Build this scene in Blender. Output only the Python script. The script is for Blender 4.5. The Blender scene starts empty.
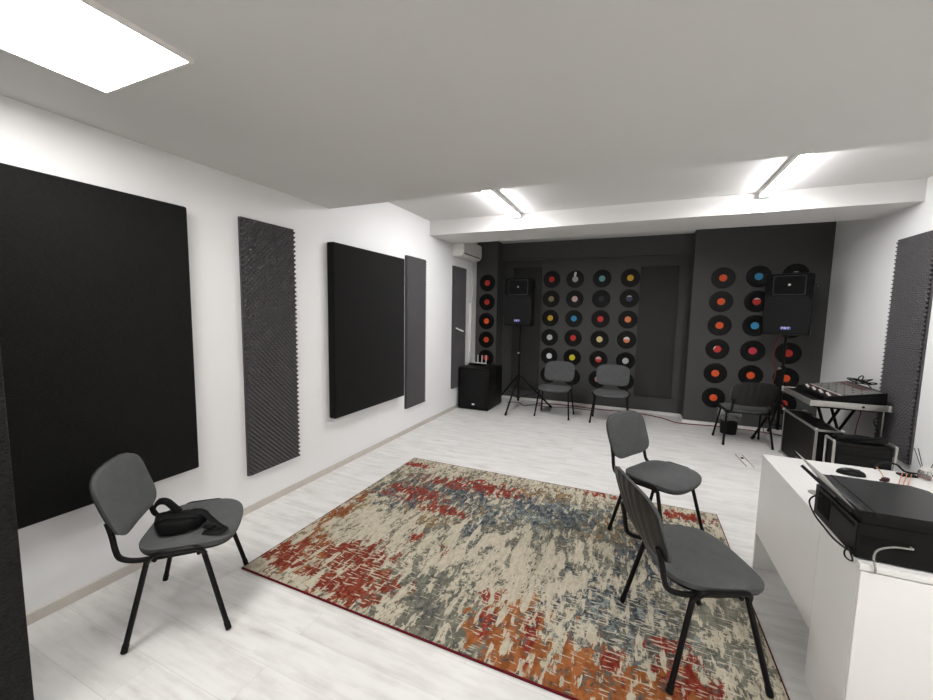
import bpy, bmesh, math, random
from mathutils import Vector, Matrix
random.seed(7)
PI = math.pi
scene = bpy.context.scene
COL = scene.collection

# ------------------------------------------------------------------ mesh builder
class MB:
    """collects shapes, then links them as one mesh object"""
    def __init__(self):
        self.v = []; self.f = []; self.s = []
    def add(self, vs, fs, smooth=False, M=None):
        b = len(self.v)
        if M is not None: vs = [M @ Vector(p) for p in vs]
        self.v += [tuple(p) for p in vs]
        self.f += [[b + i for i in q] for q in fs]
        self.s += [smooth] * len(fs)
        return self
    def box(self, x0, x1, y0, y1, z0, z1, M=None, bev=0.0, seg=2):
        if bev <= 0:
            vs = [(x, y, z) for x in (x0, x1) for y in (y0, y1) for z in (z0, z1)]
            fs = [(0,1,3,2),(4,6,7,5),(0,4,5,1),(2,3,7,6),(0,2,6,4),(1,5,7,3)]
            return self.add(vs, fs, False, M)
        bm = bmesh.new()
        bmesh.ops.create_cube(bm, size=1)
        for p in bm.verts:
            p.co = Vector(((x0+x1)/2 + p.co.x*(x1-x0), (y0+y1)/2 + p.co.y*(y1-y0), (z0+z1)/2 + p.co.z*(z1-z0)))
        bmesh.ops.bevel(bm, geom=list(bm.edges), offset=bev, segments=seg, affect='EDGES', profile=0.5)
        bm.verts.index_update()
        vs = [p.co.copy() for p in bm.verts]; fs = [[q.index for q in f.verts] for f in bm.faces]
        bm.free()
        return self.add(vs, fs, True, M)
    def tube(self, pts, r, n=8, closed=False, flat=1.0, cap=True, M=None):
        pts = [Vector(p) for p in pts]; N = len(pts); vs = []; fs = []
        up = None
        for i, p in enumerate(pts):
            if closed: t = pts[(i+1) % N] - pts[i-1]
            else: t = pts[min(i+1, N-1)] - pts[max(i-1, 0)]
            t = t.normalized() if t.length > 1e-9 else Vector((0,0,1))
            if up is None:
                up = Vector((0,0,1)) if abs(t.z) < .95 else Vector((1,0,0))
            a = t.cross(up)
            if a.length < 1e-6: a = t.cross(Vector((1,0.3,0)))
            a.normalize(); b = a.cross(t).normalized(); up = b
            rr = r[i] if isinstance(r, (list, tuple)) else r
            for k in range(n):
                w = 2*PI*k/n
                vs.append(p + a*math.cos(w)*rr + b*math.sin(w)*rr*flat)
        for i in range(N if closed else N-1):
            j = (i+1) % N
            for k in range(n):
                l = (k+1) % n
                fs.append((i*n+k, i*n+l, j*n+l, j*n+k))
        if cap and not closed:
            fs.append(tuple(range(n))[::-1]); fs.append(tuple((N-1)*n + k for k in range(n)))
        return self.add(vs, fs, True, M)
    def lathe(self, prof, n=32, M=None, smooth=True):
        """prof: (radius, z) pairs turned about Z"""
        vs = []; fs = []; rows = []
        for r, z in prof:
            if r < 1e-6: rows.append([len(vs)]); vs.append((0,0,z))
            else:
                rows.append(list(range(len(vs), len(vs)+n)))
                vs += [(r*math.cos(2*PI*k/n), r*math.sin(2*PI*k/n), z) for k in range(n)]
        for a, b in zip(rows, rows[1:]):
            for k in range(n):
                l = (k+1) % n
                if len(a) == 1 and len(b) == 1: continue
                if len(a) == 1: fs.append((a[0], b[l], b[k]))
                elif len(b) == 1: fs.append((a[k], a[l], b[0]))
                else: fs.append((a[k], a[l], b[l], b[k]))
        return self.add(vs, fs, smooth, M)
    def prism(self, poly, z0, z1, M=None, smooth=False):
        n = len(poly)
        vs = [(x, y, z0) for x, y in poly] + [(x, y, z1) for x, y in poly]
        fs = [tuple(range(n))[::-1], tuple(range(n, 2*n))] + [(i, (i+1) % n, n+(i+1) % n, n+i) for i in range(n)]
        return self.add(vs, fs, smooth, M)
    def grid(self, nx, ny, fn, smooth=True, M=None):
        vs = [fn(i/(nx-1), j/(ny-1)) for j in range(ny) for i in range(nx)]
        fs = [(j*nx+i, j*nx+i+1, (j+1)*nx+i+1, (j+1)*nx+i) for j in range(ny-1) for i in range(nx-1)]
        return self.add(vs, fs, smooth, M)
    def build(self, name, mat, parent=None, fix=True, edge=None):
        me = bpy.data.meshes.new(name)
        me.from_pydata(self.v, [], self.f)
        me.polygons.foreach_set('use_smooth', self.s)
        me.update()
        if fix:
            bm = bmesh.new(); bm.from_mesh(me)
            bmesh.ops.recalc_face_normals(bm, faces=bm.faces)
            bm.to_mesh(me); bm.free()
        o = bpy.data.objects.new(name, me)
        me.materials.append(mat)
        COL.objects.link(o)
        if parent: o.parent = parent
        if any(self.s):
            try: me.set_sharp_from_angle(angle=math.radians(edge or 42))
            except Exception: pass
        return o

def T(x, y, z, rz=0, rx=0, ry=0):
    return Matrix.Translation((x, y, z)) @ Matrix.Rotation(rz, 4, 'Z') @ Matrix.Rotation(rx, 4, 'X') @ Matrix.Rotation(ry, 4, 'Y')

def smooth_path(pts, sub=8, closed=False):
    P = [Vector(p) for p in pts]; N = len(P); out = []
    for i in range(N if closed else N-1):
        if closed: a, b, c, d = P[i-1], P[i], P[(i+1) % N], P[(i+2) % N]
        else: a, b, c, d = P[max(i-1,0)], P[i], P[i+1], P[min(i+2, N-1)]
        for k in range(sub):
            t = k/sub
            out.append(0.5*((2*b) + (c-a)*t + (2*a-5*b+4*c-d)*t*t + (3*b-a-3*c+d)*t**3))
    if not closed: out.append(P[-1])
    return out

def bend(pts, r=.03, seg=5):
    """polyline with rounded corners"""
    P = [Vector(p) for p in pts]; out = [P[0]]
    for i in range(1, len(P)-1):
        u = (P[i-1]-P[i]); w = (P[i+1]-P[i]); rr = min(r, u.length*.49, w.length*.49)
        a = P[i] + u.normalized()*rr; c = P[i] + w.normalized()*rr
        for k in range(seg+1):
            t = k/seg
            out.append(a*(1-t)**2 + P[i]*2*t*(1-t) + c*t*t)
    out.append(P[-1])
    return out

def tag(o, label=None, cat=None, group=None, kind=None):
    if label: o['label'] = label
    if cat: o['category'] = cat
    if group: o['group'] = group
    if kind: o['kind'] = kind
    return o

def thing(name, label, cat, loc=(0,0,0), rz=0, group=None):
    o = bpy.data.objects.new(name, None); COL.objects.link(o)
    o.empty_display_size = .05
    o.location = loc; o.rotation_euler = (0, 0, rz)
    return tag(o, label, cat, group)

def copy_tree(o, parent=None):
    c = o.copy(); COL.objects.link(c)
    if parent: c.parent = parent
    for ch in list(o.children): copy_tree(ch, c)
    return c

# ------------------------------------------------------------------ materials
class NT:
    def __init__(self, name):
        self.m = bpy.data.materials.new(name); self.m.use_nodes = True
        self.t = self.m.node_tree; self.n = self.t.nodes; self.l = self.t.links
        self.b = self.n['Principled BSDF']
        self.tc = None
    def node(self, typ, **kw):
        x = self.n.new(typ)
        for k, v in kw.items():
            if hasattr(x, k) and k not in x.inputs: setattr(x, k, v)
            else: x.inputs[k].default_value = v
        return x
    def link(self, a, b): self.l.new(a, b)
    def coord(self, which='Object', scale=(1,1,1), loc=(0,0,0), rot=(0,0,0)):
        if self.tc is None: self.tc = self.n.new('ShaderNodeTexCoord')
        mp = self.n.new('ShaderNodeMapping')
        mp.inputs['Scale'].default_value = scale; mp.inputs['Location'].default_value = loc; mp.inputs['Rotation'].default_value = rot
        self.link(self.tc.outputs[which], mp.inputs['Vector'])
        return mp.outputs['Vector']
    def noise(self, vec, scale, detail=3, rough=.5):
        x = self.node('ShaderNodeTexNoise'); x.inputs['Scale'].default_value = scale
        x.inputs['Detail'].default_value = detail; x.inputs['Roughness'].default_value = rough
        self.link(vec, x.inputs['Vector']); return x.outputs['Fac']
    def ramp(self, fac, stops, interp='LINEAR'):
        x = self.node('ShaderNodeValToRGB'); cr = x.color_ramp; cr.interpolation = interp
        while len(cr.elements) < len(stops): cr.elements.new(.5)
        for e, (p, c) in zip(cr.elements, stops):
            e.position = p; e.color = (*c, 1) if len(c) == 3 else c
        self.link(fac, x.inputs['Fac']); return x.outputs['Color']
    def math(self, op, a, b=None, clamp=False):
        x = self.node('ShaderNodeMath'); x.operation = op; x.use_clamp = clamp
        for i, q in enumerate((a, b)):
            if q is None: continue
            if isinstance(q, (int, float)): x.inputs[i].default_value = q
            else: self.link(q, x.inputs[i])
        return x.outputs[0]
    def mix(self, fac, a, b):
        x = self.node('ShaderNodeMix'); x.data_type = 'RGBA'
        for sock, q in ((x.inputs[0], fac), (x.inputs[6], a), (x.inputs[7], b)):
            if isinstance(q, (int, float)): sock.default_value = q
            elif isinstance(q, tuple): sock.default_value = (*q, 1)
            else: self.link(q, sock)
        return x.outputs[2]
    def bump(self, h, strength=.3, dist=.01):
        x = self.node('ShaderNodeBump'); x.inputs['Strength'].default_value = strength; x.inputs['Distance'].default_value = dist
        self.link(h, x.inputs['Height']); self.link(x.outputs['Normal'], self.b.inputs['Normal'])

def mat(name, col, rough=.5, metal=0, var=.06, vscale=12, bump=0, bscale=60, spec=.15, aniso=(1,1,1), bdist=.003):
    t = NT(name)
    t.b.inputs['Roughness'].default_value = rough; t.b.inputs['Metallic'].default_value = metal
    t.b.inputs['Specular IOR Level'].default_value = spec
    v = t.coord('Object', aniso)
    n = t.noise(v, vscale, 4)
    lo = tuple(max(0, c*(1-var)) for c in col); hi = tuple(min(1, c*(1+var)) for c in col)
    t.link(t.ramp(n, [(.3, lo), (.7, hi)]), t.b.inputs['Base Color'])
    if bump: t.bump(t.noise(v, bscale, 3), bump, bdist)
    return t.m

def emis(name, col, st):
    t = NT(name); t.b.inputs['Base Color'].default_value = (.9,.9,.9,1)
    t.b.inputs['Emission Color'].default_value = (*col, 1); t.b.inputs['Emission Strength'].default_value = st
    return t.m

M = {}
M['wall'] = mat('white_wall_paint', (.83,.83,.825), .75, var=.012, vscale=1.5, bump=.12, bscale=70, bdist=.002)
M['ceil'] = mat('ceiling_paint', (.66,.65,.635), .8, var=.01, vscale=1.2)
M['dark_wall'] = mat('charcoal_wall_paint', (.070,.070,.068), .6, var=.05, vscale=2, bump=.1, bscale=50)
M['pad_dark'] = mat('dark_panel_cloth', (.043,.042,.041), .9, var=.08, vscale=30)
M['baseboard'] = mat('beige_baseboard', (.56,.52,.47), .5, var=.04)
M['white_trim'] = mat('white_trim_paint', (.72,.70,.67), .5, var=.03)
M['black_plastic'] = mat('black_plastic', (.0045,.0045,.0045), .42, var=.1, bump=.08, bscale=220, bdist=.001)
M['black_satin'] = mat('black_satin', (.009,.009,.009), .3, var=.1)
M['black_metal'] = mat('black_painted_metal', (.006,.0055,.0055), .38, var=.1)
M['rim'] = mat('dark_grey_plastic', (.030,.030,.030), .4)
M['hollow'] = mat('deep_black', (.004,.004,.004), .8, var=.1)
M['alu'] = mat('aluminium', (.50,.49,.46), .38, .85, var=.08, vscale=30)
M['case_black'] = mat('black_case_laminate', (.006,.0055,.005), .5, var=.15, bump=.1, bscale=90)
M['white_plastic'] = mat('white_plastic', (.74,.73,.70), .4, var=.02)
M['desk'] = mat('white_desk_laminate', (.80,.79,.77), .35, var=.012, vscale=3)
M['rubber'] = mat('black_rubber', (.01,.01,.01), .8)
M['cable_black'] = mat('black_cable', (.01,.01,.01), .5)
M['cable_red'] = mat('red_cable', (.14,.022,.018), .5)
M['cable_grey'] = mat('grey_cable', (.26,.255,.235), .5)
M['copper'] = mat('copper_wire', (.60,.27,.15), .4, .3)
M['paper'] = mat('white_paper', (.80,.79,.77), .8, var=.02)
_nt = M['paper'].node_tree; _tr = _nt.nodes.new('ShaderNodeBsdfTranslucent'); _tr.inputs['Color'].default_value = (.85,.84,.82,1)
_mx = _nt.nodes.new('ShaderNodeMixShader'); _mx.inputs[0].default_value = .45
_nt.links.new(_nt.nodes['Principled BSDF'].outputs[0], _mx.inputs[1]); _nt.links.new(_tr.outputs[0], _mx.inputs[2])
_nt.links.new(_mx.outputs[0], [n for n in _nt.nodes if n.type == 'OUTPUT_MATERIAL'][0].inputs['Surface'])
M['mixer_grey'] = mat('grey_mixer_face', (.17,.168,.158), .45, var=.06, vscale=40)
M['mixer_red'] = mat('maroon_strip', (.10,.018,.018), .5)
M['knob_white'] = mat('white_fader_cap', (.75,.73,.70), .4)
M['grille'] = mat('black_speaker_grille', (.008,.008,.008), .6, var=.3, vscale=260, bump=.3, bscale=400, bdist=.001)
M['frame_led'] = mat('white_lamp_housing', (.78,.76,.73), .5)
M['led'] = emis('led_panel_light', (1,.98,.96), 14)
M['tube'] = emis('led_batten_light', (1,.99,1), 90)
M['badge'] = mat('blue_badge', (.10,.11,.42), .4)
M['letter'] = mat('white_lettering', (.85,.86,.95), .5)
M['amber'] = mat('amber_liquid', (.16,.03,.015), .2)
M['bag'] = mat('black_nylon', (.004,.004,.004), .62, var=.3, vscale=40, bump=.5, bscale=260, bdist=.002)
M['bin'] = mat('black_bin', (.01,.01,.01), .5)

def glass(name, col=(1,1,1), rough=.05, trans=.0, alpha=1, ior=1.45):
    t = NT(name); b = t.b
    b.inputs['Base Color'].default_value = (*col,1); b.inputs['Roughness'].default_value = rough
    b.inputs['Transmission Weight'].default_value = trans; b.inputs['Alpha'].default_value = alpha; b.inputs['IOR'].default_value = ior
    return t.m
M['glass'] = glass('clear_glass', (.95,.95,.95), .03, .9)
M['film'] = glass('clear_plastic_bag', (.7,.7,.7), .25, 0, .28)

def fabric(name, a, b, scale=420, rough=.95, bump=.5, aniso=(1,1,1), broad=.25, dist=.002):
    t = NT(name)
    t.b.inputs['Roughness'].default_value = rough; t.b.inputs['Specular IOR Level'].default_value = .15
    v = t.coord('Object', aniso)
    n1 = t.noise(v, scale, 2, .7); v2 = t.coord('Object'); n2 = t.noise(v2, 14, 5, .6)
    s = t.math('ADD', t.math('MULTIPLY', n1, 1-broad), t.math('MULTIPLY', n2, broad))
    t.link(t.ramp(s, [(.32, a), (.68, b)]), t.b.inputs['Base Color'])
    t.bump(n1, bump, dist)
    t.b.inputs['Sheen Weight'].default_value = .04
    return t.m
M['seat'] = fabric('grey_chair_cloth', (.058,.060,.061), (.122,.126,.126), 520)
M['acoustic'] = fabric('black_panel_felt', (.003,.003,.003), (.013,.0125,.012), 60, aniso=(1,1,6), bump=.8, broad=.15, dist=.004)
M['curtain'] = fabric('black_shaggy_felt', (.004,.004,.004), (.03,.029,.028), 70, aniso=(1,1,4), bump=1.0, broad=.2, dist=.01)
M['foam'] = fabric('grey_acoustic_foam', (.075,.072,.075), (.105,.10,.104), 300, bump=.2)

def shell_mat():
    t = NT('ribbed_black_shell')
    t.b.inputs['Roughness'].default_value = .45; t.b.inputs['Specular IOR Level'].default_value = .25
    t.b.inputs['Base Color'].default_value = (.018,.017,.016,1)
    v = t.coord('Object')
    w = t.node('ShaderNodeTexWave'); w.bands_direction = 'X'; w.inputs['Scale'].default_value = 4.6
    t.link(v, w.inputs['Vector']); t.bump(w.outputs['Fac'], .5, .006)
    n = t.noise(v, 200, 2); t.link(t.ramp(n, [(.3,(.013,.0125,.012)),(.7,(.024,.023,.022))]), t.b.inputs['Base Color'])
    return t.m
M['shell'] = shell_mat()

def vinyl_mat():
    t = NT('black_vinyl_grooves')
    t.b.inputs['Roughness'].default_value = .4; t.b.inputs['Specular IOR Level'].default_value = .18
    v = t.coord('Object')
    w = t.node('ShaderNodeTexWave'); w.wave_type = 'RINGS'; w.rings_direction = 'Y'; w.inputs['Scale'].default_value = 55
    t.link(v, w.inputs['Vector']); t.bump(w.outputs['Fac'], .25, .001)
    n = t.noise(v, 30, 2); t.link(t.ramp(n, [(.3,(.003,.003,.003)),(.7,(.006,.006,.006))]), t.b.inputs['Base Color'])
    return t.m
M['vinyl'] = vinyl_mat()

def floor_mat():
    t = NT('whitewashed_oak_laminate')
    v = t.coord('Object')
    br = t.node('ShaderNodeTexBrick'); br.offset = .37
    br.inputs['Scale'].default_value = 1; br.inputs['Brick Width'].default_value = 1.29; br.inputs['Row Height'].default_value = .192
    br.inputs['Mortar Size'].default_value = .0014; br.inputs['Mortar Smooth'].default_value = .3; br.inputs['Bias'].default_value = 0
    br.inputs['Color1'].default_value = (.0,.0,.0,1); br.inputs['Color2'].default_value = (1,1,1,1); br.inputs['Mortar'].default_value = (.5,.5,.5,1)
    t.link(v, br.inputs['Vector'])
    rowv = t.node('ShaderNodeVectorMath'); rowv.operation = 'MULTIPLY_ADD'
    t.link(br.outputs['Color'], rowv.inputs[0]); rowv.inputs[1].default_value = (7.3, 3.1, 0)
    mp = t.coord('Object', (1.5, 14, 1)); t.link(mp, rowv.inputs[2])
    g = t.noise(rowv.outputs[0], 1.4, 8, .62)
    v3 = t.coord('Object', (2.2, 5, 1)); g2 = t.noise(v3, 2.1, 5, .6)
    sm = t.math('ADD', t.math('MULTIPLY', g, .6), t.math('MULTIPLY', g2, .4))
    base = t.ramp(sm, [(.30, (.51,.49,.46)), (.43, (.68,.665,.64)), (.54, (.77,.76,.74)), (.72, (.82,.812,.795))])
    tone = t.math('MULTIPLY', br.outputs['Color'], .16)
    c = t.mix(tone, base, (.60,.575,.535))
    c2 = t.mix(t.math('MULTIPLY', br.outputs['Fac'], .35), c, (.38,.36,.32))
    t.link(c2, t.b.inputs['Base Color'])
    t.b.inputs['Roughness'].default_value = .42
    t.b.inputs['Specular IOR Level'].default_value = .4
    t.bump(t.math('SUBTRACT', t.math('MULTIPLY', g, .3), t.math('MULTIPLY', br.outputs['Fac'], 1)), .25, .0015)
    return t.m

def rug_mat():
    t = NT('distressed_rug_pile')
    t.b.inputs['Roughness'].default_value = .95; t.b.inputs['Specular IOR Level'].default_value = .1
    v = t.coord('Object')
    sx = t.node('ShaderNodeSeparateXYZ'); t.link(v, sx.inputs[0]); X, Y = sx.outputs[0], sx.outputs[1]
    def blob(cx, cy, rx, ry):
        a = t.math('DIVIDE', t.math('SUBTRACT', X, cx), rx); b = t.math('DIVIDE', t.math('SUBTRACT', Y, cy), ry)
        d = t.math('SQRT', t.math('ADD', t.math('MULTIPLY', a, a), t.math('MULTIPLY', b, b)))
        return t.math('SUBTRACT', 1.0, d)
    def region(*bl):
        r = blob(*bl[0])
        for b in bl[1:]: r = t.math('MAXIMUM', r, blob(*b))
        return r
    def streak(seed, sxx, syy, sc, det=3, rough=.55):
        vv = t.coord('Object', (sxx, syy, 1), (seed*1.7, seed*2.3, seed))
        return t.noise(vv, sc, det, rough)
    # fine brush texture: streaks that run along the depth of the room, and small dashes across
    s1 = streak(1, 1.0, .34, 30, 3); s2 = streak(4, 1.0, .32, 23, 4, .6); s3 = streak(9, 1.0, .4, 18, 4, .65)
    dash = streak(6, .22, 1.25, 70, 2, .4)
    coarse = streak(3, 1, .7, 5, 4, .6)
    def mask(reg, st, k=.16, thr=.5, sharp=30):
        a = t.math('ADD', st, t.math('MULTIPLY', t.math('MAXIMUM', t.math('MINIMUM', reg, 1.0), -1.4), k))
        a = t.math('ADD', a, t.math('MULTIPLY', t.math('SUBTRACT', coarse, .5), .28))
        return t.math('MULTIPLY', t.math('SUBTRACT', a, thr), sharp, True)
    cream = t.ramp(s3, [(.34, (.30,.265,.20)), (.46, (.44,.395,.30)), (.60, (.52,.47,.365)), (.75, (.56,.51,.41))])
    c = cream
    def colvar(a, b, st): return t.ramp(st, [(.42, a), (.58, b)])
    fine = streak(71, 1.0, .35, 60, 2, .6); fine2 = streak(75, 1.0, .5, 48, 2, .6)
    # fine dark and tan strokes woven through the whole field
    g = mask(region((0,.25,2.4,1.5)), fine, .05, .570, 22)
    c = t.mix(t.math('MULTIPLY', g, .92), c, colvar((.075,.072,.062), (.20,.17,.12), s3))
    # grey-green over most of the field
    gg1, gg2 = (.115,.112,.088), (.195,.19,.15)
    g = mask(region((-.2,-.05,.9,.30), (.35,.35,.9,.45), (-1.0,.45,.6,.4), (1.1,-.2,.5,.7)), s2, .17, .552)
    c = t.mix(g, c, colvar(gg1, gg2, s3))
    g = mask(region((-.12,-.90,.42,.24), (-.35,-.65,.3,.25), (.55,.05,.6,.25)), streak(14, 1, .5, 17, 4, .6), .22, .53)
    c = t.mix(g, c, colvar(gg1, gg2, s1))
    # gold / tan
    g = mask(region((-.65,.1,.5,.3), (.6,.42,.45,.28), (-1.3,-.1,.2,.6), (.1,.75,.5,.2)), streak(21, 1, .5, 28, 3), .15, .60)
    c = t.mix(g, c, colvar((.17,.10,.045), (.28,.19,.10), s2))
    # slate and pale blue
    g = mask(region((-.25,-.02,.26,.30), (-1.05,.22,.35,.30), (.1,.48,.75,.28), (.72,-.42,.40,.42), (-.6,.45,.5,.25), (.95,.1,.35,.3)), streak(17, 1, .5, 20, 4, .65), .22, .595)
    c = t.mix(g, c, colvar((.035,.047,.065), (.12,.135,.142), fine2))
    g = mask(region((.05,.3,.7,.3), (.75,-.5,.5,.4), (.3,.6,.5,.2)), streak(27, 1, .6, 22, 3), .15, .64)
    c = t.mix(g, c, colvar((.16,.19,.185), (.24,.27,.26), fine))
    # rust orange along the near edge
    g = mask(region((.62,-1.0,.62,.34), (.20,-.78,.22,.30), (1.0,-.92,.35,.25)), streak(37, 1, .38, 15, 4, .6), .34, .56)
    c = t.mix(g, c, colvar((.21,.070,.020), (.33,.118,.038), streak(39, 1, .5, 26)))
    g = mask(region((-1.2,-.75,.3,.28), (-.72,-.80,.34,.25), (-1.35,-.25,.10,.6)), streak(41, 1, .4, 24, 3), .26, .62)
    c = t.mix(g, c, colvar((.17,.055,.02), (.28,.10,.035), fine))
    # deep reds
    rd1, rd2 = (.14,.020,.012), (.23,.055,.028)
    g = mask(region((-.74,-.86,.36,.24), (-.85,-.62,.30,.20), (-1.28,-.80,.20,.20)), streak(47, 1, .4, 22, 4, .6), .30, .575)
    c = t.mix(g, c, colvar(rd1, rd2, fine))
    g = mask(region((-.95,.30,.40,.20), (-.62,.14,.30,.10), (-.45,.66,.46,.18), (-1.3,.86,.25,.08), (-.85,.62,.35,.12), (.5,.98,.18,.08), (1.15,.88,.26,.09), (.98,-.60,.16,.10), (1.05,-.76,.20,.12), (.72,-.78,.07,.12), (.34,-.80,.05,.30), (.12,-.80,.06,.22), (.05,-.62,.10,.10), (-.62,-.28,.05,.12), (-.35,-.36,.05,.12)), streak(51, 1, .5, 22, 4, .65), .34, .60)
    c = t.mix(g, c, colvar((.16,.020,.013), (.26,.048,.026), fine2))
    g = mask(region((-.6,.45,1.0,.5), (.5,.4,1.0,.5), (.7,-.5,.7,.6), (-.1,-.6,.6,.5)), streak(81, 1, .7, 30, 4, .65), .09, .585, 25)
    c = t.mix(t.math('MULTIPLY', g, .85), c, colvar((.05,.055,.055), (.12,.125,.11), fine2))
    # cream strokes that run through everything
    g = t.math('MULTIPLY', t.math('SUBTRACT', streak(61, 1.0, .25, 24, 4, .6), .58), 26, True)
    c = t.mix(t.math('MULTIPLY', g, .92), c, colvar((.43,.385,.295), (.54,.49,.385), fine))
    g = mask(region((.0,-.35,.8,.45), (.1,-.1,1.2,.3), (-.95,-.25,.4,.35), (.2,-.55,.2,.35)), streak(65, 1.0, .28, 14, 5, .62), .16, .575)
    c = t.mix(t.math('MULTIPLY', g, .94), c, colvar((.43,.385,.295), (.53,.48,.375), fine))
    dz = t.math('ADD', dash, t.math('MULTIPLY', t.math('MAXIMUM', region((.5,-.5,.9,.5), (.9,-.5,.7,.6), (-.7,-.7,.5,.35)), -1.0), .07))
    g = t.math('MULTIPLY', t.math('SUBTRACT', dz, .625), 25, True)
    c = t.mix(t.math('MULTIPLY', g, .85), c, (.50,.455,.36))
    t.link(c, t.b.inputs['Base Color'])
    vv = t.coord('Object'); t.bump(t.noise(vv, 420, 2), .5, .004)
    return t.m

# ------------------------------------------------------------------ dimensions of the room (metres)
W, D, DP = 5.057, 7.108, 6.746
H1, H2, HB = 2.573, 2.881, 2.684
Y1, Y2, Y3 = 3.004, 4.979, 5.70
YN = -2.6
XR = 3.466; XL = .406

def struct(name, mb, m):
    return tag(mb.build(name, m), kind='structure')
struct('floor', MB().box(-.15, W+.15, YN-.15, D+.15, -.12, 0), floor_mat())
struct('wall_left', MB().box(-.15, 0, YN-.15, D+.15, 0, H2+.1), M['wall'])
struct('wall_right', MB().box(W, W+.15, YN-.15, D+.15, 0, H2+.1), M['wall'])
struct('wall_front', MB().box(0, W, YN-.15, YN, 0, H2+.1), M['wall'])
wb = MB().box(0, W, D, D+.15, 0, H2+.1)
wb.box(0, XL, DP, D, 0, H2); wb.box(XR, W, DP, D, 0, H2); wb.box(XL, XR, 7.02, D, 2.575, H2)
struct('wall_back', wb, M['dark_wall'])
cl = MB().box(0, W, YN, Y1, H1, H2+.1).box(0, W, Y1, D, H2, H2+.1).box(0, W, Y2, Y3, HB, H2)
struct('ceiling', cl, M['ceil'])
struct('baseboard_left', MB().box(0, .012, YN, DP, 0, .055), M['baseboard'])
struct('baseboard_right', MB().box(W-.012, W, YN, DP, 0, .055), M['baseboard'])
bb = MB().box(XL, XR, D-.012, D, 0, .04).box(XR-.012, XR, DP-.012, D, 0, .04).box(XR, W-.012, DP-.012, DP, 0, .04).box(.012, XL+.012, DP-.012, DP, 0, .04)
struct('baseboard_back', bb, M['white_trim'])

# ------------------------------------------------------------------ ceiling lamps
t = thing('ceiling_light', 'bright rectangular light panel on the lower ceiling, top left corner', 'ceiling light', (.82, .46, H1))
fr = MB()
fr.box(-.298, .298, -.598, .598, -.010, 0); fr.box(-.298, -.286, -.598, .598, -.018, -.010); fr.box(.286, .298, -.598, .598, -.018, -.010)
fr.box(-.286, .286, -.598, -.586, -.018, -.010); fr.box(-.286, .286, .586, .598, -.018, -.010)
fr.build('frame', M['frame_led'], t)
MB().box(-.2855, .2855, -.5855, .5855, -.0165, -.0105).build('diffuser', M['led'], t)
# further panels of the same kind that light the near half of the room, behind the camera's view
c = copy_tree(t); c.location = (4.2, .30, H1); c['label'] = 'rectangular light panel on the lower ceiling near the right wall, behind the viewpoint'

tb = thing('batten_light', 'slim glowing light batten on the raised ceiling, left one', 'ceiling light', (1.285, 4.30, H2), group='light battens on the raised ceiling')
MB().box(-.042, .042, -.60, .60, -.048, 0, bev=.003).build('housing', M['frame_led'], tb)
MB().box(-.036, .036, -.598, .598, -.062, -.0485, bev=.005, seg=3).build('diffuser', M['tube'], tb)
for s in (-1, 1): MB().box(-.042, .042, s*.606-.006, s*.606+.006, -.062, 0, bev=.002).build('end_cap', M['frame_led'], tb)
tb2 = copy_tree(tb); tb2.location = (3.84, 4.30, H2); tb2['label'] = 'slim glowing light batten on the raised ceiling, right one'

# ------------------------------------------------------------------ acoustic panels
def felt_panel(name, label, y0, y1, z0, z1, th, cat='acoustic panel'):
    o = MB().box(0, th, -(y1-y0)/2, (y1-y0)/2, 0, z1-z0, bev=.012, seg=3).build(name, M['acoustic'])
    o.location = (.001, (y0+y1)/2, z0)
    return tag(o, label, cat)
felt_panel('acoustic_panel', 'big black felt acoustic panel on the left wall behind the chair with the bag', .30, 1.645, .536, 2.249, .083)
felt_panel('acoustic_panel', 'black felt acoustic panel on the left wall between two grey foam strips', 2.954, 4.196, .547, 2.255, .083)
o = MB().box(-.255, .366, -.05, .05, 0, 2.3, bev=.006, seg=3).build('acoustic_panel', M['curtain'])
o.location = (.350, .555, 0); tag(o, 'shaggy black panel standing upright at the left edge, nearest the viewer', 'acoustic panel')

# egg-crate foam tile .5 x 1.0, bumps grow along +X, origin at the lower near corner
def foam_tile():
    mb = MB(); w, h, nc = .494, .991, 13
    nx, ny = nc*6+1, nc*12+1
    def fn(u, v):
        a = math.cos(2*PI*nc*u); b = math.sin(2*PI*nc*2*v)
        return (.018 + .025*(.5+.5*a*b)**1.3, w*u, h*v)
    mb.grid(nx, ny, fn, smooth=True)
    # back and the four rims
    n0 = len(mb.v)
    mb.add([(0,0,0),(0,w,0),(0,w,h),(0,0,h)], [(0,1,2,3)])
    base = [(0, 0, (0, 0)), ]
    mb.box(0, .0162, 0, w, 0, h)
    return mb
ft = foam_tile().build('foam_tile', M['foam'], fix=False)
foam_spots = [
    ((.001, 2.052, .304), 0, 'lower grey egg-crate foam tile of the strip between the two black panels'),
    ((.001, 2.052, 1.2965), 0, 'upper grey egg-crate foam tile of the strip between the two black panels'),
    ((.001, 4.325, .338), 0, 'lower grey foam tile just right of the second black panel'),
    ((.001, 4.325, 1.3305), 0, 'upper grey foam tile just right of the second black panel'),
    ((.001, 5.715, .365), 0, 'lower grey foam tile on the left wall behind the floor subwoofer'),
    ((.001, 5.715, 1.3575), 0, 'upper grey foam tile on the left wall below the air conditioner'),
    ((W-.001, 5.25, .325), PI, 'lower grey foam tile on the right wall behind the mixer table'),
    ((W-.001, 5.25, 1.3565), PI, 'upper grey foam tile on the right wall above the mixer'),
]
for i, (loc, rz, lab) in enumerate(foam_spots):
    o = ft if i == 0 else ft.copy()
    if i: COL.objects.link(o)
    o.location = loc; o.rotation_euler = (0, 0, rz)
    if rz: o.scale = (1, 1.10, 1.04)
    tag(o, lab, 'foam tile', 'grey foam tiles on the side walls')

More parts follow.
